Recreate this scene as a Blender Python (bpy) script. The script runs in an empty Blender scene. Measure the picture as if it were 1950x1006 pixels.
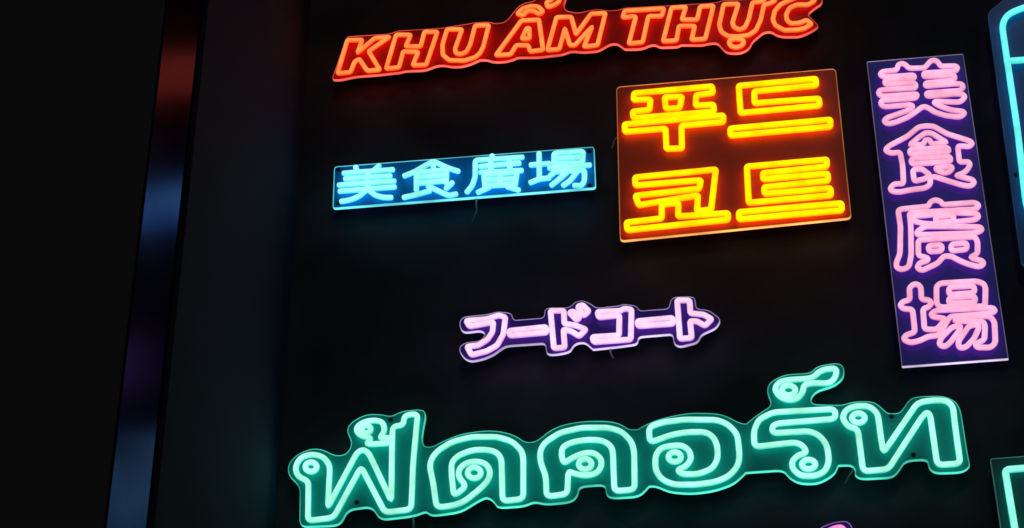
import bpy, bmesh, math, random
from mathutils import Vector, Matrix
from mathutils.geometry import delaunay_2d_cdt
random.seed(4)
C = bpy.context.scene.collection
SC = bpy.context.scene

# ---------------------------------------------------------------- camera, sky, fill sun, exposure
# Wall frame: X along the sign wall, Z up, the wall face is y = 0 and the street lies towards -Y.
CAM_LOC = (2.5288, -16.0000, 1.6000)
CAM_ROWS = [[0.987761, 0.155975, 0.000211], [0.085173, -0.540517, 0.837011], [-0.130667, 0.826749, 0.547186]]
FOCAL_PX = 4000.0
CORNER_X = -2.084

cam_data = bpy.data.cameras.new("camera")
cam = bpy.data.objects.new("camera", cam_data); C.objects.link(cam)
r_, u_, f_ = [Vector(v) for v in CAM_ROWS]
rot = Matrix((r_, u_, -f_)).transposed().to_4x4()
cam.matrix_world = Matrix.Translation(CAM_LOC) @ rot
cam_data.sensor_width = 36.0
cam_data.lens = 36.0 * FOCAL_PX / 1950.0
cam_data.clip_start = 0.1
cam_data.clip_end = 2000
SC.camera = cam

world = bpy.data.worlds.new("World"); SC.world = world; world.use_nodes = True
wn = world.node_tree.nodes; wl = world.node_tree.links
bg = wn["Background"]
sky = wn.new("ShaderNodeTexSky"); sky.sky_type = 'NISHITA'; sky.sun_disc = False
sky.sun_elevation = math.radians(-4.0); sky.sun_rotation = math.radians(200)
wl.new(sky.outputs[0], bg.inputs[0])
bg.inputs[1].default_value = 0.10
fill_sun_data = bpy.data.lights.new("fill_sun", 'SUN'); fill_sun_data.energy = 0.065  # unseen weak sun added to lift the black level
fill_sun_data.angle = math.radians(10); fill_sun_data.color = (1.0, 0.97, 0.93)
fill_sun = bpy.data.objects.new("fill_sun", fill_sun_data); C.objects.link(fill_sun)
fill_sun.rotation_euler = (math.radians(48), 0, math.radians(14))

SC.view_settings.view_transform = 'Standard'; SC.view_settings.look = 'None'
SC.view_settings.exposure = 0; SC.view_settings.gamma = 1
SC.render.engine = 'CYCLES'
SC.cycles.use_denoising = True
SC.cycles.max_bounces = 6
SC.cycles.pixel_filter_type = 'BLACKMAN_HARRIS'
SC.cycles.filter_width = 1.6            # the soft pixels of a phone video frame
SC.cycles.sample_clamp_indirect = 4

# ---------------------------------------------------------------- materials
def new_mat(name):
    m = bpy.data.materials.new(name); m.use_nodes = True
    return m, m.node_tree.nodes, m.node_tree.links, m.node_tree.nodes["Principled BSDF"]

def surface(name, col, rough, spec=0.5, metal=0.0, var=0.25, scale=3.0, bump=0.0, bscale=40.0):
    m, n, l, b = new_mat(name)
    tc = n.new("ShaderNodeTexCoord")
    nz = n.new("ShaderNodeTexNoise"); nz.inputs["Scale"].default_value = scale; nz.inputs["Detail"].default_value = 5
    l.new(tc.outputs["Object"], nz.inputs["Vector"])
    rp = n.new("ShaderNodeValToRGB")
    rp.color_ramp.elements[0].position = 0.3; rp.color_ramp.elements[1].position = 0.72
    rp.color_ramp.elements[0].color = (*[c * (1 - var) for c in col], 1)
    rp.color_ramp.elements[1].color = (*[min(1, c * (1 + var)) for c in col], 1)
    l.new(nz.outputs["Fac"], rp.inputs[0]); l.new(rp.outputs[0], b.inputs["Base Color"])
    b.inputs["Roughness"].default_value = rough; b.inputs["Metallic"].default_value = metal
    b.inputs["Specular IOR Level"].default_value = spec
    if bump:
        n2 = n.new("ShaderNodeTexNoise"); n2.inputs["Scale"].default_value = bscale; n2.inputs["Detail"].default_value = 4
        l.new(tc.outputs["Object"], n2.inputs["Vector"])
        bp = n.new("ShaderNodeBump"); bp.inputs["Strength"].default_value = bump; bp.inputs["Distance"].default_value = 0.01
        l.new(n2.outputs["Fac"], bp.inputs["Height"]); l.new(bp.outputs[0], b.inputs["Normal"])
    return m

def glow(name, core, side, back, k0=0.10, k1=0.75):
    """Lit flexible tube: the diffuser gives most light to the front (-Y), less round the flanks,
    and an added rear emission, coloured per sign, tints the sheet and the wall."""
    m, n, l, b = new_mat(name)
    g = n.new("ShaderNodeNewGeometry"); sp = n.new("ShaderNodeSeparateXYZ"); l.new(g.outputs["Normal"], sp.inputs[0])
    mr = n.new("ShaderNodeMapRange"); mr.inputs[1].default_value = -k0; mr.inputs[2].default_value = -k1
    mr.interpolation_type = 'SMOOTHSTEP'
    l.new(sp.outputs["Y"], mr.inputs[0])
    mx = n.new("ShaderNodeMix"); mx.data_type = 'RGBA'
    mx.inputs[6].default_value = (*side, 1); mx.inputs[7].default_value = (*core, 1)
    l.new(mr.outputs[0], mx.inputs[0])
    tc = n.new("ShaderNodeTexCoord"); nz = n.new("ShaderNodeTexNoise")
    nz.inputs["Scale"].default_value = 7; nz.inputs["Detail"].default_value = 2
    l.new(tc.outputs["Object"], nz.inputs["Vector"])
    st = n.new("ShaderNodeMapRange"); st.inputs[1].default_value = 0.3; st.inputs[2].default_value = 0.7
    st.inputs[3].default_value = 0.80; st.inputs[4].default_value = 1.16
    l.new(nz.outputs["Fac"], st.inputs[0])
    b.inputs["Base Color"].default_value = (0.02, 0.02, 0.02, 1); b.inputs["Roughness"].default_value = 0.4
    mb = n.new("ShaderNodeMapRange"); mb.inputs[1].default_value = 0.40; mb.inputs[2].default_value = 0.75
    l.new(sp.outputs["Y"], mb.inputs[0])
    m2 = n.new("ShaderNodeMix"); m2.data_type = 'RGBA'; m2.inputs[7].default_value = (*back, 1)
    l.new(mx.outputs[2], m2.inputs[6]); l.new(mb.outputs[0], m2.inputs[0])
    l.new(m2.outputs[2], b.inputs["Emission Color"]); l.new(st.outputs[0], b.inputs["Emission Strength"])
    return m

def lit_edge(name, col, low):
    """Polished rim of a lit acrylic sheet: its light is put in as emission, made brighter on the lower edge."""
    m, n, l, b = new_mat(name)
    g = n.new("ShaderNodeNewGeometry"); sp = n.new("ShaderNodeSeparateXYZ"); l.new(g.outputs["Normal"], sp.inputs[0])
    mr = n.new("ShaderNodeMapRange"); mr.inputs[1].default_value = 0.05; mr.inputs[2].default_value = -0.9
    mr.inputs[3].default_value = low; mr.inputs[4].default_value = 1.0  # downward rim faces painted brighter through emission
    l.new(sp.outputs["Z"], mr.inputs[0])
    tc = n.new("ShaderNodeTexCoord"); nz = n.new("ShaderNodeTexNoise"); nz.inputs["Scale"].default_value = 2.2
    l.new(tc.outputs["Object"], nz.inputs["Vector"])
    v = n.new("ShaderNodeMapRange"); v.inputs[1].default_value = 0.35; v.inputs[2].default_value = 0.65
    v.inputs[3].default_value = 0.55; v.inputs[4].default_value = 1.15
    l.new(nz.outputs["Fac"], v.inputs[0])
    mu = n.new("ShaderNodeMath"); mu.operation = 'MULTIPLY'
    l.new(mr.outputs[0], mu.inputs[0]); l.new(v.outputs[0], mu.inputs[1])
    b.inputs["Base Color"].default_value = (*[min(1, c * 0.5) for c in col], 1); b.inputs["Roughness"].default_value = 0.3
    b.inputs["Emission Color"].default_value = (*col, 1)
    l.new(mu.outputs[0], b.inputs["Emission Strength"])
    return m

WALL = surface("dark_wall_paint", (0.090, 0.092, 0.115), 0.85, spec=0.2, var=0.5, scale=0.9, bump=0.25, bscale=25)
SIDE = surface("grey_side_cladding", (0.050, 0.054, 0.105), 0.85, spec=0.15, var=0.12, scale=0.8, bump=0.15, bscale=30)
FRONT = surface("black_front_cladding", (0.16, 0.16, 0.165), 0.9, spec=0.1, var=0.15, scale=0.5)
GLASSY = surface("polished_blue_strip", (0.072, 0.066, 0.135), 0.22, metal=1.0, var=0.3, scale=1.5, bump=0.03, bscale=3)
GLASSY.node_tree.nodes["Principled BSDF"].inputs["Specular Tint"].default_value = (0.50, 0.46, 0.68, 1)
GAPM = surface("black_joint", (0.008, 0.008, 0.009), 0.95, spec=0.05)
PAVE = surface("dark_paving", (0.09, 0.085, 0.08), 0.8, var=0.3, scale=2.0, bump=0.2)
STEEL = surface("dull_steel", (0.22, 0.22, 0.23), 0.45, metal=0.9)
SCREW = surface("black_screw", (0.015, 0.015, 0.016), 0.5)
CABLE = surface("grey_cable_sheath", (0.35, 0.35, 0.36), 0.6)

LOOK = {  # tube front, tube flank, rear emission added to tint the sheet, sheet colour, even glow added to the sheet, rim colour, share of rim light at the front arris
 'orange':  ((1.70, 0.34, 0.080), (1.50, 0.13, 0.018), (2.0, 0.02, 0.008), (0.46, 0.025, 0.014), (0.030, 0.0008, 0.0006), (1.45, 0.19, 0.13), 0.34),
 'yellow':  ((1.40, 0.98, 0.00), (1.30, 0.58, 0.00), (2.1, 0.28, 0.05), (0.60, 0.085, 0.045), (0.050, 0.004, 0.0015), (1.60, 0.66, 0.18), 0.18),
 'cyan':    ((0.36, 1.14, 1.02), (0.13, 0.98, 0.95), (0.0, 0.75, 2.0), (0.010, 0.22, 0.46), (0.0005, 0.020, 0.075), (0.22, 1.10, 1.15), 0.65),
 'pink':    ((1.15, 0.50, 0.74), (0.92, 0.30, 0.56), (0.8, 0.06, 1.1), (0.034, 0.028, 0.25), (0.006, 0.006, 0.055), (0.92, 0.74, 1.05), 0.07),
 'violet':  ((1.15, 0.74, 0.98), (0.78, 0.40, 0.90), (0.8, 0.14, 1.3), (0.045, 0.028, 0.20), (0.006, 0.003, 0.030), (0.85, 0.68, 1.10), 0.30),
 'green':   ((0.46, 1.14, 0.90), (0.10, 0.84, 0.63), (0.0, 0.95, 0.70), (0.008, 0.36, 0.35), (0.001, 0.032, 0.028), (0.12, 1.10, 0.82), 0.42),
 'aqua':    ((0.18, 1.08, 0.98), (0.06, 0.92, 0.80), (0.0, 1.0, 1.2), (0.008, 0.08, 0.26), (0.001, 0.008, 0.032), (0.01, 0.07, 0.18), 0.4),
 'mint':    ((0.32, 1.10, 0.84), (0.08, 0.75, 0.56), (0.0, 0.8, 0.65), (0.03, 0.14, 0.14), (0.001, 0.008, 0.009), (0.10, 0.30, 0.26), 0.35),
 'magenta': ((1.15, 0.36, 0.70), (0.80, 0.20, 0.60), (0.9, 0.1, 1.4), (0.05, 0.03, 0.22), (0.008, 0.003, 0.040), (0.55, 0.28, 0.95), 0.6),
}
WORDS = {
 'orange':  "long orange sign reading KHU ẨM THỰC in slanted capitals along the top edge",
 'yellow':  "square yellow sign of four Korean syllables on a dark red sheet",
 'cyan':    "wide pale blue sign of four Chinese characters in one row left of the yellow square",
 'pink':    "tall pink sign of four Chinese characters stacked on an indigo sheet",
 'violet':  "small lilac sign of six katakana marks between the blue row and the green lettering",
 'green':   "wide green sign of Thai letters with curled loops, largest on the wall",
 'aqua':    "turquoise outline on a navy sheet cut by the upper right edge",
 'mint':    "mint green square outline cut by the lower right corner",
 'magenta': "magenta tip of a sign showing at the bottom edge below the Thai letters",
}
SIGNS = {
'orange': dict(radius=0.0226,corner=0.0197,panel_corner=0.0394,
 panel=[(-1648,14980),(-1776,14451),(-1687,14441),(-1528,14463),(-1302,14456),(-1084,14460),(-1043,14471),(-850,14457),(-784,14475),(-726,14499),(-651,14495),(-567,14464),(-468,14457),(-385,14478),(-294,14518),(-286,14517),(-219,14509),(-170,14477),(-62,14463),(29,14478),(78,14503),(276,14478),(456,14482),(522,14484),(604,14515),(727,14484),(865,14482),(915,14507),(981,14551),(1055,14552),(1110,14493),(1125,14472),(1216,14460),(1301,14457),(1382,14493),(1436,14483),(1465,14452),(1640,14437),(1671,14457),(1869,14428),(1967,14443),(2026,14431),(2059,14373),(2096,14314),(2160,14291),(2238,14285),(2318,14325),(2353,14405),(2397,14446),(2474,14513),(2545,14508),(2590,14460),(2648,14433),(2802,14413),(2912,14457),(3000,14515),(2936,14617),(2899,14676),(2983,14751),(3039,14783),(3059,14836),(3043,14901),(2938,14954),(2819,14970),(2745,14948),(2650,14977),(2529,14993),(2465,14930),(2103,14954),(2029,14934),(1589,14958),(1546,14960),(1140,14985),(1084,14965),(979,14971),(861,15007),(794,14996),(670,14980),(554,15027),(538,15104),(574,15229),(508,15346),(349,15367),(281,15290),(255,15190),(171,15185),(96,15152),(37,15074),(-13,14995),(-63,14953),(-155,14954),(-189,14975),(-239,14986),(-365,14992),(-424,14984),(-693,14965),(-1134,14987),(-1218,14957)],
 letters=[
  ('letter K',[(1,[(-1626,14885),(-1474,14871),(-1514,14712),(-1347,14876),(-1199,14871),(-1404,14716),(-1282,14470),(-1408,14471),(-1494,14630),(-1539,14604),(-1576,14475),(-1706,14476)])]),
  ('letter H with upright slanting beside K',[(1,[(-1132,14891),(-984,14872),(-1030,14730),(-879,14711),(-846,14892),(-715,14875),(-819,14473),(-953,14484),(-902,14645),(-1054,14669),(-1090,14475),(-1219,14475)])]),
  ('letter U without a mark',[(1,[(-619,14894),(-468,14875),(-535,14636),(-526,14582),(-476,14560),(-418,14589),(-382,14679),(-338,14906),(-200,14894),(-253,14631),(-285,14552),(-334,14506),(-442,14478),(-591,14502),(-655,14577),(-661,14704)])]),
  ('letter A with a circumflex and hook above',[(1,[(125,14910),(299,14898),(337,14515),(210,14510),(190,14591),(74,14606),(17,14498),(-128,14506)]),(1,[(128,14677),(174,14803),(203,14805),(203,14673)]),(1,[(83,15001),(138,15063),(221,15084),(296,15064),(341,14999),(304,14967),(246,15017),(187,15030),(137,14972)]),(1,[(387,15046),(375,15112),(426,15132),(439,15179),(389,15207),(406,15259),(489,15237),(509,15170),(504,15106),(458,15069)])]),
  ('letter M',[(1,[(473,14907),(618,14894),(662,14667),(814,14907),(956,14897),(869,14505),(738,14504),(821,14741),(649,14533),(600,14539),(554,14754),(497,14505),(378,14505)])]),
  ('letter T',[(1,[(1144,14899),(1530,14880),(1505,14789),(1374,14802),(1308,14486),(1174,14487),(1251,14806),(1234,14820),(1123,14819)])]),
  ('letter H between T and the marked U',[(1,[(1603,14879),(1743,14872),(1697,14717),(1845,14698),(1880,14858),(2010,14853),(1911,14452),(1779,14457),(1817,14623),(1666,14642),(1634,14467),(1505,14472)])]),
  ('letter U with a horn and a dot below',[(1,[(2109,14856),(2251,14845),(2180,14615),(2192,14559),(2244,14521),(2296,14542),(2341,14649),(2387,14843),(2492,14845),(2514,14893),(2611,14896),(2604,14838),(2557,14813),(2495,14797),(2450,14611),(2398,14494),(2329,14445),(2227,14438),(2126,14459),(2066,14521),(2053,14608)]),(1,[(2144,14407),(2201,14415),(2266,14395),(2276,14355),(2250,14320),(2195,14308),(2149,14333),(2133,14373)])]),
  ('letter C',[(1,[(2918,14745),(2806,14760),(2737,14730),(2696,14649),(2700,14579),(2735,14535),(2819,14532),(2886,14559),(2930,14503),(2855,14458),(2771,14450),(2665,14463),(2586,14532),(2567,14604),(2592,14710),(2657,14787),(2751,14830),(2843,14865),(2944,14844),(2985,14791)])]),
 ],
 posts=[(-1675,14633),(-13,14877),(1052,14751),(2555,14557),(2966,14535)],
 cables=[]),
'yellow': dict(radius=0.0286,corner=0.0197,panel_corner=0.0443,
 panel=[(1034,14017),(1020,12247),(3109,12279),(3111,13984)],
 letters=[
  ('Korean syllable pu',[(1,[(1204,13878),(1945,13872),(1950,13793),(1790,13784),(1780,13663),(1947,13654),(1947,13571),(1191,13583),(1184,13662),(1345,13665),(1358,13786),(1198,13800)]),(1,[(1492,13795),(1657,13784),(1629,13653),(1500,13657)]),(1,[(1104,13521),(2032,13517),(2028,13440),(1637,13442),(1630,13181),(1486,13192),(1486,13427),(1106,13433)])]),
  ('Korean syllable deu of two open bars over a line',[(1,[(2195,13847),(2917,13843),(2915,13765),(2336,13763),(2331,13625),(2929,13608),(2927,13526),(2194,13525)]),(1,[(2088,13357),(3012,13352),(3005,13271),(2087,13275)])]),
  ('Korean syllable ko',[(1,[(1182,12899),(1930,12906),(1864,12466),(1735,12460),(1752,12635),(1207,12584),(1180,12692),(1768,12707),(1786,12800),(1184,12808)]),(1,[(1089,12404),(1412,12416),(1418,12567),(1569,12571),(1562,12421),(2014,12409),(2010,12337),(1095,12320)])]),
  ('Korean syllable teu of three bars over a line',[(1,[(2215,12906),(2943,12904),(2936,12825),(2355,12816),(2355,12747),(2938,12746),(2936,12667),(2357,12658),(2357,12585),(2950,12582),(2948,12504),(2207,12502)]),(1,[(2112,12409),(3033,12407),(3030,12331),(2112,12331)])]),
 ],
 posts=[(1097,13950),(3067,13935),(1050,12310),(3049,12317)],
 cables=[[(1054,13445),(1000,13429),(970,13322)]]),
'cyan': dict(radius=0.0261,corner=0.0295,panel_corner=0.0295,
 panel=[(-1699,13383),(-1691,12900),(807,12862),(802,13334)],
 letters=[
  ('Chinese character for beautiful',[(0,[(-1476,13316),(-1458,13259)]),(0,[(-1247,13309),(-1295,13259)]),(0,[(-1591,13256),(-1112,13244)]),(0,[(-1573,13190),(-1133,13173)]),(0,[(-1631,13123),(-1093,13109)]),(0,[(-1620,13050),(-1087,13041)]),(0,[(-1351,13243),(-1351,13052)]),(0,[(-1362,13035),(-1428,12970),(-1509,12938),(-1599,12930)]),(0,[(-1339,13032),(-1269,12962),(-1193,12931),(-1117,12923)])]),
  ('Chinese character for food',[(0,[(-1000,13158),(-907,13193),(-818,13247),(-721,13300),(-629,13235),(-553,13190),(-482,13155)]),(0,[(-879,12982),(-884,13186),(-591,13181),(-596,13032)]),(0,[(-724,13255),(-719,13199)]),(0,[(-875,13126),(-597,13122)]),(0,[(-873,13058),(-596,13059)]),(0,[(-997,12910),(-855,12934),(-751,12959)]),(0,[(-767,13015),(-654,12939),(-571,12885),(-496,12895)]),(0,[(-536,13030),(-594,12969)])]),
  ('Chinese character for broad',[(0,[(-160,13300),(-144,13258)]),(0,[(132,13249),(-320,13264),(-319,13073),(-344,12977),(-395,12906)]),(0,[(-271,13186),(102,13184)]),(0,[(-174,13238),(-166,13110)]),(0,[(5,13227),(13,13099)]),(0,[(-270,13118),(124,13096)]),(0,[(-224,12955),(-237,13087),(79,13078),(61,12937)]),(0,[(-225,13022),(65,13008)]),(0,[(-217,12956),(61,12946)]),(0,[(-80,13101),(-80,12948)]),(0,[(-187,12937),(-291,12891)]),(0,[(-9,12922),(94,12875)])]),
  ('Chinese character for place',[(0,[(209,13150),(384,13148)]),(0,[(288,13277),(290,12974)]),(0,[(205,12948),(286,12979),(382,12982)]),(0,[(428,13134),(429,13261),(707,13252),(697,13117),(435,13133)]),(0,[(443,13196),(695,13185)]),(0,[(383,13094),(766,13087)]),(0,[(464,13076),(390,13003)]),(0,[(456,13045),(714,13034),(712,12914),(685,12859),(616,12871)]),(0,[(545,13022),(485,12966),(403,12895)]),(0,[(640,13016),(580,12929),(513,12882)])]),
 ],
 posts=[(-1658,13344),(-1636,12949),(756,13286),(748,12895)],
 cables=[[(-330,12911),(-318,12865),(-321,12803),(-311,12740),(-353,12629)]]),
'pink': dict(radius=0.0246,corner=0.0295,panel_corner=0.0098,
 panel=[(3409,14029),(3404,10706),(4295,10702),(4299,14012)],
 letters=[
  ('Chinese character for beautiful',[(1,[(3673,13854),(3534,13852),(3511,13820),(3543,13786),(3819,13777),(3822,13737),(3547,13746),(3550,13696),(3824,13683),(3822,13624),(3490,13640),(3475,13598),(3506,13564),(3827,13555),(3814,13508),(3494,13517),(3486,13470),(3517,13441),(3761,13437),(3773,13406),(3724,13373),(3520,13311),(3494,13275),(3529,13242),(3590,13250),(3716,13297),(3798,13355),(3864,13405),(3908,13385),(3962,13326),(4055,13276),(4179,13243),(4228,13275),(4216,13305),(4114,13332),(4021,13386),(3966,13432),(3983,13449),(4198,13413),(4249,13456),(4246,13495),(4187,13512),(3914,13515),(3910,13555),(4221,13546),(4252,13582),(4238,13622),(4178,13630),(3911,13633),(3915,13672),(4174,13669),(4191,13716),(4158,13730),(3908,13746),(3912,13790),(4202,13774),(4225,13811),(4209,13837),(4072,13849),(4055,13901),(4027,13929),(3988,13924),(3926,13848),(3781,13861),(3755,13909),(3726,13927),(3687,13917)])]),
  ('Chinese character for food',[(1,[(3474,12947),(3509,12990),(3691,13083),(3799,13175),(3867,13181),(3934,13169),(4043,13070),(4156,13010),(4241,12963),(4256,12933),(4226,12903),(4124,12924),(4118,12743),(4199,12738),(4210,12704),(4174,12644),(4126,12612),(4072,12600),(4135,12570),(4213,12538),(4223,12500),(4183,12468),(4111,12490),(4007,12542),(3888,12606),(3844,12607),(3835,12525),(3787,12493),(3668,12488),(3555,12473),(3490,12489),(3479,12527),(3520,12569),(3594,12561),(3604,12587),(3614,12762),(3606,12913),(3523,12908)]),(1,[(3698,12706),(3780,12706),(3846,12629),(3798,12593),(3699,12577)]),(1,[(3700,12982),(3787,13058),(3859,13106),(3911,13091),(3985,13016),(4033,12972),(3897,12969),(3881,13023),(3843,13023),(3823,12973)]),(1,[(3695,12931),(4037,12915),(4039,12864),(3693,12875)]),(1,[(3693,12823),(4044,12812),(4042,12756),(3697,12767)]),(1,[(3906,12703),(4040,12705),(4048,12676),(4010,12639),(3958,12640),(3907,12678)])]),
  ('Chinese character for broad',[(1,[(3525,12276),(3556,12288),(3797,12293),(3814,12337),(3861,12357),(3908,12332),(3921,12295),(4201,12290),(4234,12256),(4208,12218),(3621,12240),(3619,12094),(3592,11796),(3559,11671),(3500,11647),(3453,11672),(3454,11721),(3496,11816),(3529,12103)]),(1,[(3646,12197),(3778,12198),(3819,12199),(4025,12197),(4211,12167),(4214,12126),(4179,12105),(4064,12102),(3833,12096),(3736,12112),(3649,12146)]),(1,[(3845,12171),(4002,12174),(3995,12109),(3843,12110)]),(1,[(3741,12081),(4218,12025),(4230,11989),(4170,11965),(3666,11998),(3666,12033)]),(1,[(3748,11875),(3866,11872),(3859,11808),(3749,11810)]),(1,[(3947,11869),(4082,11870),(4074,11801),(3939,11800)]),(1,[(3669,11943),(4158,11927),(4176,11875),(4161,11748),(4092,11715),(4199,11665),(4195,11626),(4152,11611),(4053,11655),(3978,11707),(3933,11746),(3869,11753),(3813,11685),(3668,11621),(3627,11654),(3652,11701),(3727,11718),(3730,11747),(3652,11780)])]),
  ('Chinese character for place',[(1,[(3541,11458),(3595,11496),(3640,11459),(3631,11326),(3696,11314),(3714,11275),(3680,11241),(3634,11229),(3625,11024),(3726,11009),(3817,11111),(3705,11143),(3699,11175),(3747,11203),(4223,11183),(4241,11149),(4199,11127),(3854,11129),(3737,10950),(3648,10948),(3574,10913),(3493,10900),(3439,10936),(3457,10977),(3539,11001),(3543,11042),(3545,11233),(3466,11246),(3443,11285),(3473,11320),(3533,11330)]),(1,[(3773,11446),(3812,11475),(4115,11466),(4174,11438),(4187,11394),(4160,11205),(3777,11232),(3755,11276)]),(1,[(3878,11425),(4092,11420),(4088,11350),(3870,11351)]),(1,[(3866,11319),(4088,11313),(4081,11250),(3860,11261)]),(1,[(3884,11083),(3932,11116),(4187,11102),(4219,11041),(4202,10834),(4158,10791),(4045,10802),(4032,10834),(4115,10873),(4136,11007),(4128,11050)]),(1,[(3860,11023),(3751,10918),(3731,10857),(3777,10832),(3825,10869),(3922,10990),(3931,11032)]),(1,[(4001,11020),(3891,10868),(3897,10810),(3950,10811),(4030,10891),(4086,11001),(4072,11029)])]),
 ],
 posts=[(3464,13940),(4250,13924),(3468,10773),(4237,10770)],
 cables=[]),
'violet': dict(radius=0.0261,corner=0.0197,panel_corner=0.0394,
 panel=[(-407,11573),(-445,11550),(-456,11494),(-436,11430),(-398,11407),(-268,11414),(-226,11389),(-222,11353),(-267,11301),(-396,11300),(-449,11265),(-452,11214),(-409,11140),(-349,11100),(-236,11116),(-146,11151),(-55,11220),(-10,11233),(324,11228),(331,11128),(364,11103),(454,11104),(543,11121),(567,11171),(604,11202),(679,11203),(744,11128),(748,11123),(986,11131),(1142,11142),(1151,11215),(1458,11216),(1465,11112),(1515,11078),(1671,11110),(1704,11184),(1839,11240),(1887,11322),(1789,11427),(1672,11455),(1670,11561),(1642,11585),(1486,11596),(1451,11565),(1436,11478),(1168,11480),(1147,11537),(1028,11566),(990,11552),(787,11546),(724,11609),(657,11642),(596,11631),(558,11590),(520,11576),(346,11593),(320,11569),(315,11490),(31,11491),(20,11567),(-102,11597),(-209,11576)],
 letters=[
  ('katakana fu',[(1,[(-385,11493),(-199,11493),(-85,11522),(-28,11494),(-47,11317),(-103,11209),(-197,11157),(-332,11131),(-374,11222),(-272,11225),(-190,11278),(-145,11352),(-138,11452),(-168,11451),(-354,11429)])]),
  ('long dash after katakana fu',[(1,[(6,11351),(337,11359),(344,11301),(13,11298)])]),
  ('katakana do with two voicing marks',[(1,[(380,11525),(500,11513),(502,11378),(599,11351),(695,11299),(634,11235),(561,11294),(494,11318),(503,11131),(406,11132)]),(1,[(550,11487),(583,11501),(642,11430),(615,11402)]),(1,[(625,11545),(670,11558),(725,11487),(676,11444)])]),
  ('katakana ko',[(1,[(800,11471),(1009,11464),(1039,11483),(1106,11468),(1089,11158),(763,11162),(750,11215),(987,11210),(996,11417),(813,11413)])]),
  ('long dash after katakana ko',[(1,[(1154,11341),(1465,11346),(1470,11285),(1160,11289)])]),
  ('katakana to',[(1,[(1514,11524),(1624,11513),(1625,11378),(1739,11354),(1809,11300),(1747,11237),(1677,11291),(1618,11297),(1625,11124),(1522,11125)])]),
 ],
 posts=[(155,11265),(1301,11265),(-425,11202),(1842,11300)],
 cables=[[(902,11151),(897,11083),(922,11029)]]),
'green': dict(radius=0.0261,corner=0.0492,panel_corner=0.0689,
 panel=[(-1825,9588),(-1514,9576),(-1459,9602),(-1408,9720),(-1194,9734),(-1122,9601),(-831,9615),(-742,9644),(-718,9646),(-667,9604),(-419,9622),(-261,9719),(-192,9746),(-132,9698),(-102,9636),(125,9634),(214,9671),(312,9636),(529,9642),(586,9699),(597,9782),(827,9784),(829,9680),(884,9650),(1107,9648),(1184,9725),(1192,9739),(1257,9734),(1366,9669),(1549,9639),(1733,9650),(1901,9698),(2008,9793),(2006,9801),(2329,9799),(2377,9716),(2460,9660),(2610,9648),(2746,9723),(2785,9805),(2792,9805),(2896,9801),(2926,9750),(2913,9702),(2961,9664),(3218,9658),(3275,9712),(3336,9805),(3524,9804),(3524,9721),(3570,9668),(3790,9660),(3859,9708),(3851,9782),(3841,10248),(3807,10331),(3709,10390),(3492,10400),(3428,10375),(3346,10255),(3285,10254),(3233,10260),(3179,10336),(3123,10386),(2974,10399),(2867,10373),(2822,10376),(2614,10401),(2602,10459),(2658,10531),(2816,10568),(2900,10638),(2914,10741),(2868,10790),(2688,10774),(2627,10708),(2404,10715),(2277,10655),(2237,10569),(2283,10423),(2168,10357),(2063,10277),(2045,10256),(1972,10284),(1883,10350),(1791,10385),(1585,10408),(1433,10394),(1281,10364),(1165,10315),(1117,10287),(1119,10287),(1043,10288),(969,10354),(865,10389),(675,10406),(503,10394),(368,10351),(233,10239),(137,10240),(57,10314),(-75,10370),(-227,10389),(-429,10372),(-571,10322),(-681,10263),(-753,10275),(-775,10339),(-767,10441),(-742,10596),(-778,10650),(-962,10647),(-1053,10597),(-1146,10631),(-1286,10643),(-1411,10576),(-1454,10502),(-1390,10356),(-1443,10253),(-1546,10249),(-1653,10321),(-1758,10342),(-1883,10296),(-1959,10213),(-1958,10099),(-1842,9977)],
 letters=[
  ('Thai letter fo fan with a raised stem and vowel mark above',[(1,[(-1755,9992),(-1855,10044),(-1883,10140),(-1837,10231),(-1740,10255),(-1635,10221),(-1571,10127),(-1570,9724),(-1332,10240),(-1276,10261),(-1229,10219),(-1014,9742),(-1025,10271),(-1026,10468),(-929,10473),(-926,10569),(-805,10577),(-833,10092),(-838,9649),(-1066,9636),(-1292,10092),(-1515,9622),(-1739,9609)]),(1,[(-1687,10124),(-1691,10105),(-1705,10090),(-1725,10082),(-1748,10084),(-1770,10095),(-1785,10112),(-1791,10133),(-1787,10153),(-1774,10168),(-1753,10175),(-1730,10173),(-1709,10163),(-1694,10145)]),(1,[(-1359,10471),(-1304,10531),(-1201,10547),(-1114,10521),(-1093,10429),(-1142,10357),(-1045,10362),(-1043,10304),(-1261,10310),(-1206,10369),(-1310,10397)]),(1,[(-1219,10455),(-1223,10439),(-1234,10427),(-1250,10421),(-1269,10422),(-1286,10431),(-1298,10445),(-1302,10462),(-1299,10479),(-1288,10491),(-1272,10497),(-1253,10496),(-1236,10487),(-1224,10472)])]),
  ('Thai letter do dek',[(1,[(-471,9746),(-362,9830),(-433,9924),(-429,10001),(-375,10052),(-285,10067),(-195,10037),(-154,9957),(-173,9870),(-252,9789),(-390,9680),(-489,9655),(-618,9649),(-653,9887),(-686,10044),(-673,10121),(-619,10195),(-489,10274),(-317,10305),(-96,10286),(35,10230),(115,10134),(130,10066),(129,9672),(-49,9664),(-60,10071),(-105,10141),(-195,10171),(-316,10176),(-436,10135),(-496,10073),(-494,9962)]),(1,[(-238,9949),(-243,9927),(-259,9909),(-282,9901),(-308,9903),(-331,9915),(-348,9935),(-354,9958),(-348,9981),(-332,9998),(-309,10007),(-283,10005),(-260,9992),(-244,9973)])]),
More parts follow.
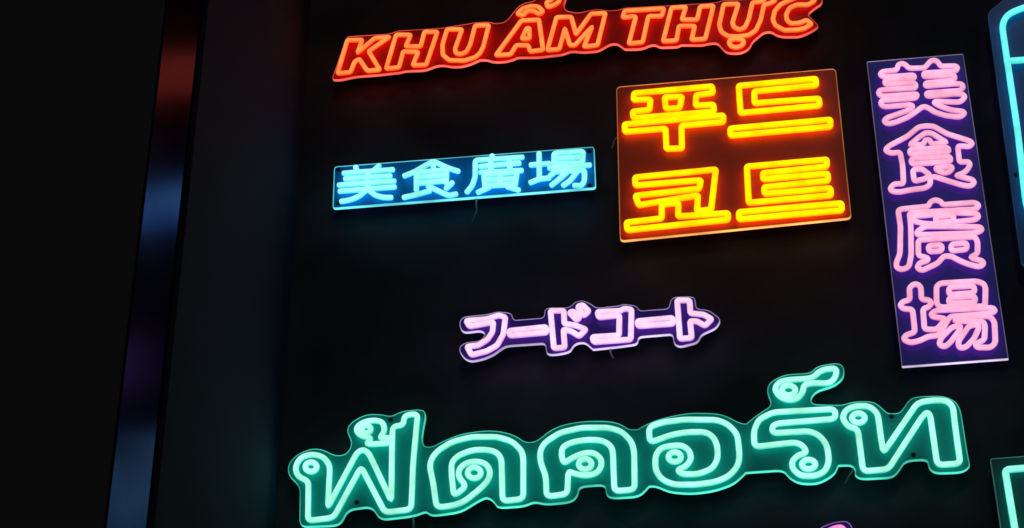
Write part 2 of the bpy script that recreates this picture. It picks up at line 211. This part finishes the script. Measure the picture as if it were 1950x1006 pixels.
  ('Thai letter kho khwai',[(1,[(327,9677),(324,9869),(278,10010),(274,10116),(317,10197),(451,10282),(642,10314),(870,10295),(982,10248),(1064,10145),(1084,10048),(1077,9685),(905,9683),(902,10074),(875,10129),(810,10177),(678,10194),(545,10178),(473,10142),(458,10079),(476,9978),(552,10029),(638,10064),(732,10067),(797,10009),(804,9935),(765,9865),(671,9847),(578,9870),(517,9906),(505,9689)]),(1,[(718,9955),(712,9933),(696,9917),(674,9909),(649,9911),(626,9923),(611,9942),(606,9964),(612,9985),(628,10001),(650,10009),(676,10007),(698,9996),(713,9977)])]),
  ('Thai letter o ang',[(1,[(1217,10270),(1340,10308),(1529,10318),(1808,10289),(1899,10234),(1967,10133),(1973,9923),(1950,9831),(1871,9745),(1759,9702),(1593,9690),(1409,9704),(1310,9759),(1258,9856),(1263,9992),(1312,10061),(1397,10075),(1490,10073),(1553,10020),(1567,9935),(1518,9866),(1443,9841),(1478,9797),(1616,9786),(1738,9828),(1789,9917),(1791,10042),(1763,10129),(1700,10182),(1542,10195),(1410,10180),(1221,10121)]),(1,[(1480,9960),(1474,9940),(1459,9925),(1437,9918),(1413,9920),(1392,9931),(1377,9948),(1373,9969),(1379,9989),(1395,10004),(1417,10011),(1441,10009),(1462,9998),(1476,9981)])]),
  ('Thai letter ro ruea with a curled silent mark above',[(1,[(2102,10005),(2106,10155),(2154,10264),(2280,10323),(2802,10310),(2799,10215),(2316,10213),(2265,10192),(2261,10123),(2573,10116),(2656,10065),(2708,9967),(2712,9819),(2672,9725),(2583,9689),(2465,9702),(2405,9771),(2405,9844),(2458,9895),(2535,9914),(2508,9984),(2445,10020)]),(1,[(2597,9798),(2590,9779),(2573,9764),(2550,9758),(2525,9760),(2503,9770),(2489,9787),(2485,9807),(2492,9826),(2509,9841),(2532,9848),(2557,9846),(2579,9835),(2593,9818)]),(1,[(2306,10551),(2355,10617),(2445,10628),(2634,10624),(2718,10701),(2851,10708),(2832,10613),(2773,10560),(2641,10579),(2557,10567),(2547,10497),(2498,10438),(2430,10424),(2345,10464)]),(1,[(2484,10519),(2477,10499),(2460,10484),(2436,10476),(2410,10479),(2388,10490),(2373,10508),(2369,10530),(2376,10550),(2393,10566),(2417,10573),(2443,10571),(2465,10559),(2480,10541)])]),
  ('Thai letter tho thahan',[(1,[(2975,10102),(2899,10128),(2854,10213),(2887,10290),(2969,10324),(3091,10313),(3153,10237),(3158,10007),(3165,9863),(3491,10308),(3597,10324),(3726,10313),(3780,10253),(3776,10073),(3778,9710),(3591,9711),(3583,10190),(3555,10212),(3511,10166),(3189,9705),(2983,9702)]),(1,[(3043,10201),(3036,10182),(3019,10167),(2997,10160),(2973,10162),(2952,10173),(2939,10190),(2935,10211),(2942,10230),(2959,10245),(2981,10252),(3005,10250),(3026,10239),(3039,10222)])]),
 ],
 posts=[(-1331,9782),(3409,9852),(3265,10229),(-1058,10565),(187,10168),(-760,9725),(1088,10226),(1147,9790),(2824,10401),(2040,9863),(2047,10202)],
 cables=[[(-841,9638),(-828,9564),(-829,9467),(-840,9396)],[(2917,9800),(2895,9743),(2871,9716),(2856,9693),(2830,9641)]]),
'aqua': dict(radius=0.0295,corner=0.1477,panel_corner=0.0591,
 panel=[(4582,14472),(4527,11617),(5835,11608),(6042,15160),(4878,14725)],
 letters=[
  ('rounded outline',[(1,[(4684,14096),(4686,14266),(4750,14386),(4914,14454),(5715,14644),(5882,14480),(5734,12157),(5608,12014),(4711,12032),(4637,12163),(4671,13027)]),(0,[(4670,13835),(5824,13808)])]),
 ],
 posts=[(4608,12588),(4634,14382),(5674,11977)],
 cables=[]),
'mint': dict(radius=0.0295,corner=0.0394,panel_corner=0.0148,
 panel=[(4031,9763),(4042,8511),(5317,8521),(5359,9770)],
 letters=[
  ('square outline',[(1,[(4130,9624),(5250,9639),(5205,8607),(4150,8606)])]),
 ],
 posts=[(4084,9680),(5345,9684)],
 cables=[]),
'magenta': dict(radius=0.0256,corner=0.0492,panel_corner=0.0492,
 panel=[(2421,8809),(2497,9141),(2591,9244),(2706,9283),(2809,9289),(2848,9238),(2870,9104),(2886,8813)],
 letters=[
  ('top of a rounded letter',[(1,[(2503,8862),(2554,9078),(2648,9180),(2753,9214),(2792,9169),(2814,8839)])]),
 ],
 posts=[(2566,9032),(2782,8969)],
 cables=[]),
}

# ---------------------------------------------------------------- mesh helpers
def link(name, bm, mat, parent=None, smooth=False):
    me = bpy.data.meshes.new(name); bm.normal_update(); bm.to_mesh(me); bm.free()
    me.materials.append(mat)
    if smooth:
        for p in me.polygons: p.use_smooth = True
    o = bpy.data.objects.new(name, me); C.objects.link(o)
    if parent: o.parent = parent
    return o

def box(bm, x0, x1, y0, y1, z0, z1):
    v = [bm.verts.new((x, y, z)) for x in (x0, x1) for y in (y0, y1) for z in (z0, z1)]
    for q in ((0, 1, 3, 2), (4, 6, 7, 5), (0, 4, 5, 1), (2, 3, 7, 6), (0, 2, 6, 4), (1, 5, 7, 3)):
        bm.faces.new([v[i] for i in q])

def fillet(pts, rad, closed=True, n=4):
    """Round every corner with a small bend, as a bent tube or a routed sheet has."""
    out = []; N = len(pts)
    for i, p in enumerate(pts):
        if not closed and i in (0, N - 1): out.append(p); continue
        a = pts[i - 1]; b = pts[(i + 1) % N]
        va = a - p; vb = b - p; la = va.length; lb = vb.length
        if la < 1e-6 or lb < 1e-6: continue
        d1 = min(rad, la * 0.46); d2 = min(rad, lb * 0.46)
        p0 = p + va * (d1 / la); p1 = p + vb * (d2 / lb)
        for k in range(n + 1):
            t = k / n
            out.append(p0 * (1 - t) ** 2 + p * 2 * t * (1 - t) + p1 * t * t)
    res = [out[0]]
    for q in out[1:]:
        if (q - res[-1]).length > 0.0015: res.append(q)
    if closed and (res[0] - res[-1]).length < 0.0015: res.pop()
    return res

def sweep(bm, pts, r, y, closed, seg=10):
    """Round tube of radius r along 2D wall points at depth y."""
    N = len(pts); rings = []
    for i, p in enumerate(pts):
        a = pts[i - 1] if (closed or i > 0) else p
        b = pts[(i + 1) % N] if (closed or i < N - 1) else p
        t1 = (p - a); t2 = (b - p)
        t1 = t1.normalized() if t1.length > 1e-9 else t2.normalized()
        t2 = t2.normalized() if t2.length > 1e-9 else t1
        t = t1 + t2
        t = t.normalized() if t.length > 1e-3 else t2
        c = max(0.7, t.dot(t2)); nrm = Vector((-t.y, t.x)) / c
        ring = []
        for k in range(seg):
            th = 2 * math.pi * k / seg
            o = nrm * (r * math.cos(th))
            ring.append(bm.verts.new((p.x + o.x, y - r * math.sin(th), p.y + o.y)))
        rings.append(ring)
    for i in range(N if closed else N - 1):
        A = rings[i]; B = rings[(i + 1) % N]
        for k in range(seg):
            bm.faces.new((A[k], B[k], B[(k + 1) % seg], A[(k + 1) % seg]))
    if not closed:
        for ring, p, q in ((rings[0], pts[0], pts[1]), (rings[-1], pts[-1], pts[-2])):
            d = (p - q).normalized() * r * 0.8; prev = ring
            for f in (0.45, 0.8):
                sc = math.sqrt(1 - f * f); new = []
                for v in ring:
                    co = v.co; new.append(bm.verts.new((p.x + (co.x - p.x) * sc + d.x * f, y + (co.y - y) * sc, p.y + (co.z - p.y) * sc + d.y * f)))
                for k in range(seg): bm.faces.new((prev[k], prev[(k + 1) % seg], new[(k + 1) % seg], new[k]))
                prev = new
            bm.faces.new(prev)
    bmesh.ops.recalc_face_normals(bm, faces=bm.faces[:])

def wall_pts(mm): return [Vector((x / 1000, z / 1000)) for x, z in mm]

def area2(p): return sum(p[i - 1].x * p[i].y - p[i].x * p[i - 1].y for i in range(len(p)))

def slab(bm, pts, y0, y1):
    """Cut-out sheet: constrained triangulation for the two faces, quads round the edge."""
    N = len(pts)
    vs, es, fs, *_ = delaunay_2d_cdt(pts, [], [list(range(N))], 1, 1e-6)
    for y in (y0, y1):
        v = [bm.verts.new((p.x, y, p.y)) for p in vs]
        for t in fs:
            f = bm.faces.new([v[k] for k in t]); f.normal_update()
            if (f.normal.y > 0) == (y == y0): f.normal_flip()
    f = [bm.verts.new((p.x, y0, p.y)) for p in pts]; b = [bm.verts.new((p.x, y1, p.y)) for p in pts]
    ccw = area2(pts) > 0
    for i in range(N):
        q = (f[i], b[i], b[(i + 1) % N], f[(i + 1) % N])
        bm.faces.new(q if not ccw else q[::-1])
    bmesh.ops.remove_doubles(bm, verts=bm.verts[:], dist=1e-5)

def offset(pts, d):
    s = 1 if area2(pts) > 0 else -1; N = len(pts); out = []
    for i, p in enumerate(pts):
        t1 = (p - pts[i - 1]).normalized(); t2 = (pts[(i + 1) % N] - p).normalized()
        t = (t1 + t2)
        t = t.normalized() if t.length > 1e-3 else t2
        c = max(0.6, t.dot(t2))
        out.append(p + Vector((t.y, -t.x)) * (s * d / c))
    return out

def rim(bm, pts, y0, y1, w):
    """Thin ring round the sheet, 2 mm proud of its outline and front, with a chamfered front arris."""
    o = offset(pts, 0.003); i_ = offset(pts, -w); N = len(pts)
    prof = [(o, y1), (o, y0 + 0.002), (offset(pts, 0.0005), y0 - 0.003), (i_, y0 - 0.003), (i_, y0 + 0.004)]
    rings = [[bm.verts.new((p.x, y, p.y)) for p in ps] for ps, y in prof]
    ccw = area2(pts) > 0
    for a, b in zip(rings, rings[1:]):
        for k in range(N):
            q = (a[k], a[(k + 1) % N], b[(k + 1) % N], b[k])
            bm.faces.new(q if not ccw else q[::-1])

def disc_cyl(bm, x, z, r, y0, y1, seg=12, dome=0.0):
    a = [bm.verts.new((x + r * math.cos(2 * math.pi * k / seg), y0, z + r * math.sin(2 * math.pi * k / seg))) for k in range(seg)]
    b = [bm.verts.new((x + r * math.cos(2 * math.pi * k / seg), y1, z + r * math.sin(2 * math.pi * k / seg))) for k in range(seg)]
    for k in range(seg): bm.faces.new((a[k], a[(k + 1) % seg], b[(k + 1) % seg], b[k]))
    if dome:
        t = [bm.verts.new((x + 0.6 * (v.co.x - x), y0 - dome, z + 0.6 * (v.co.z - z))) for v in a]
        for k in range(seg): bm.faces.new((t[k], t[(k + 1) % seg], a[(k + 1) % seg], a[k]))
        bm.faces.new(t)
    else: bm.faces.new(a)
    bm.faces.new(b[::-1]); bmesh.ops.recalc_face_normals(bm, faces=bm.faces[:])

# ---------------------------------------------------------------- the setting: pavement and building
bm = bmesh.new(); box(bm, -80, 80, -80, 12, -0.3, 0.0)
g = link("pavement", bm, PAVE); g["kind"] = "structure"

bld = bpy.data.objects.new("building", None); C.objects.link(bld); bld.location = (0, 0, 0)
bld["label"] = "dark night building whose sign wall meets a projecting wing with a polished strip"
bld["category"] = "building"
X0 = CORNER_X
bm = bmesh.new(); box(bm, X0, 14, 0.0, 0.6, 0, 24); link("sign_wall", bm, WALL, bld)
# projecting wing on the left: grey cladding, a deep joint, a polished strip, black front
bm = bmesh.new(); box(bm, X0 - 3.0, X0, -3.06, 0.6, 0, 24); link("side_wall", bm, SIDE, bld)
bm = bmesh.new(); box(bm, X0 - 3.0, X0 - 0.10, -3.235, -3.062, 0, 24); link("recessed_joint", bm, GAPM, bld)
bm = bmesh.new(); box(bm, X0 - 0.02, X0, -3.99, -3.237, 0, 24)
bmesh.ops.bevel(bm, geom=[e for e in bm.edges if abs(e.verts[0].co.z - e.verts[1].co.z) > 1], offset=0.003, segments=2, affect='EDGES')
link("polished_strip", bm, GLASSY, bld)
bm = bmesh.new(); box(bm, X0 - 9.0, X0 - 0.022, -3.988, -3.237, 0, 24); link("front_wall", bm, FRONT, bld)

# ---------------------------------------------------------------- the signs
Y_BACK, Y_FRONT, Y_TUBE = -0.112, -0.14, -0.195
for key, d in SIGNS.items():
    core, flank, halo, sheet, sheet_glow, edge, front = LOOK[key]
    tube_m = glow(key + "_tube", core, flank, halo)
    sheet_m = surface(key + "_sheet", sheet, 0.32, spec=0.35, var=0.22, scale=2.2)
    sb = sheet_m.node_tree.nodes["Principled BSDF"]       # low even emission added to make the sheet look evenly lit
    sb.inputs["Emission Color"].default_value = (*sheet_glow, 1); sb.inputs["Emission Strength"].default_value = 1.0
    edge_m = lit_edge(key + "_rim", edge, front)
    pts = wall_pts(d['panel'])
    cx = sum(p.x for p in pts) / len(pts); cz = min(p.y for p in pts)
    root = bpy.data.objects.new("neon_sign", None); C.objects.link(root)
    root.location = (cx, 0, cz); root["label"] = WORDS[key]; root["category"] = "neon sign"
    root["group"] = "neon signs on the dark wall"
    bpy.context.view_layer.update()
    def child(name, bm, mat, parent=root, smooth=False, lab=None):
        base = Vector((cx, 0, cz))
        for v in bm.verts: v.co -= base
        o = link(name, bm, mat, parent, smooth)
        if lab: o["label"] = lab
        return o
    outline = fillet(pts, d['panel_corner'])
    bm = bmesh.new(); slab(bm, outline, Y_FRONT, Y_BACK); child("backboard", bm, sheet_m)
    bm = bmesh.new(); rim(bm, outline, Y_FRONT, Y_BACK - 0.002, 0.004); child("edge_rim", bm, edge_m)
    for lab, loops in d['letters']:
        name = "dash" if 'dash' in lab else ("tube_outline" if 'outline' in lab else "letter")
        if not loops[0][0]:                       # single-stroke characters: one lit piece
            bm = bmesh.new()
            for closed, mm in loops: sweep(bm, fillet(wall_pts(mm), d['corner'], closed), d['radius'], Y_TUBE, closed)
            child(name, bm, tube_m, smooth=True, lab=lab)
            continue
        main = None
        for closed, mm in loops:
            bm = bmesh.new(); sweep(bm, fillet(wall_pts(mm), d['corner'], closed), d['radius'], Y_TUBE, closed)
            if main is None: main = child(name, bm, tube_m, smooth=True, lab=lab)
            else: child("inner_tube", bm, tube_m, main, smooth=True)
    for k_post, (x, z) in enumerate(wall_pts(d['posts'])):
        bm = bmesh.new(); disc_cyl(bm, x, z, 0.016, Y_BACK + 0.0005, 0.0)
        p = child("mounting_post", bm, STEEL)
        if k_post >= {'green': 4, 'cyan': 4, 'aqua': 1}.get(key, 0): continue
        bm = bmesh.new(); disc_cyl(bm, x, z, 0.022, Y_FRONT - 0.006, Y_FRONT - 0.0005, dome=0.004)
        child("screw_cap", bm, SCREW, p)
    for cb in d['cables']:
        bm = bmesh.new(); sweep(bm, fillet(wall_pts(cb), 0.05, False), 0.008, -0.12, False, 8)
        child("power_cable", bm, CABLE, smooth=True)
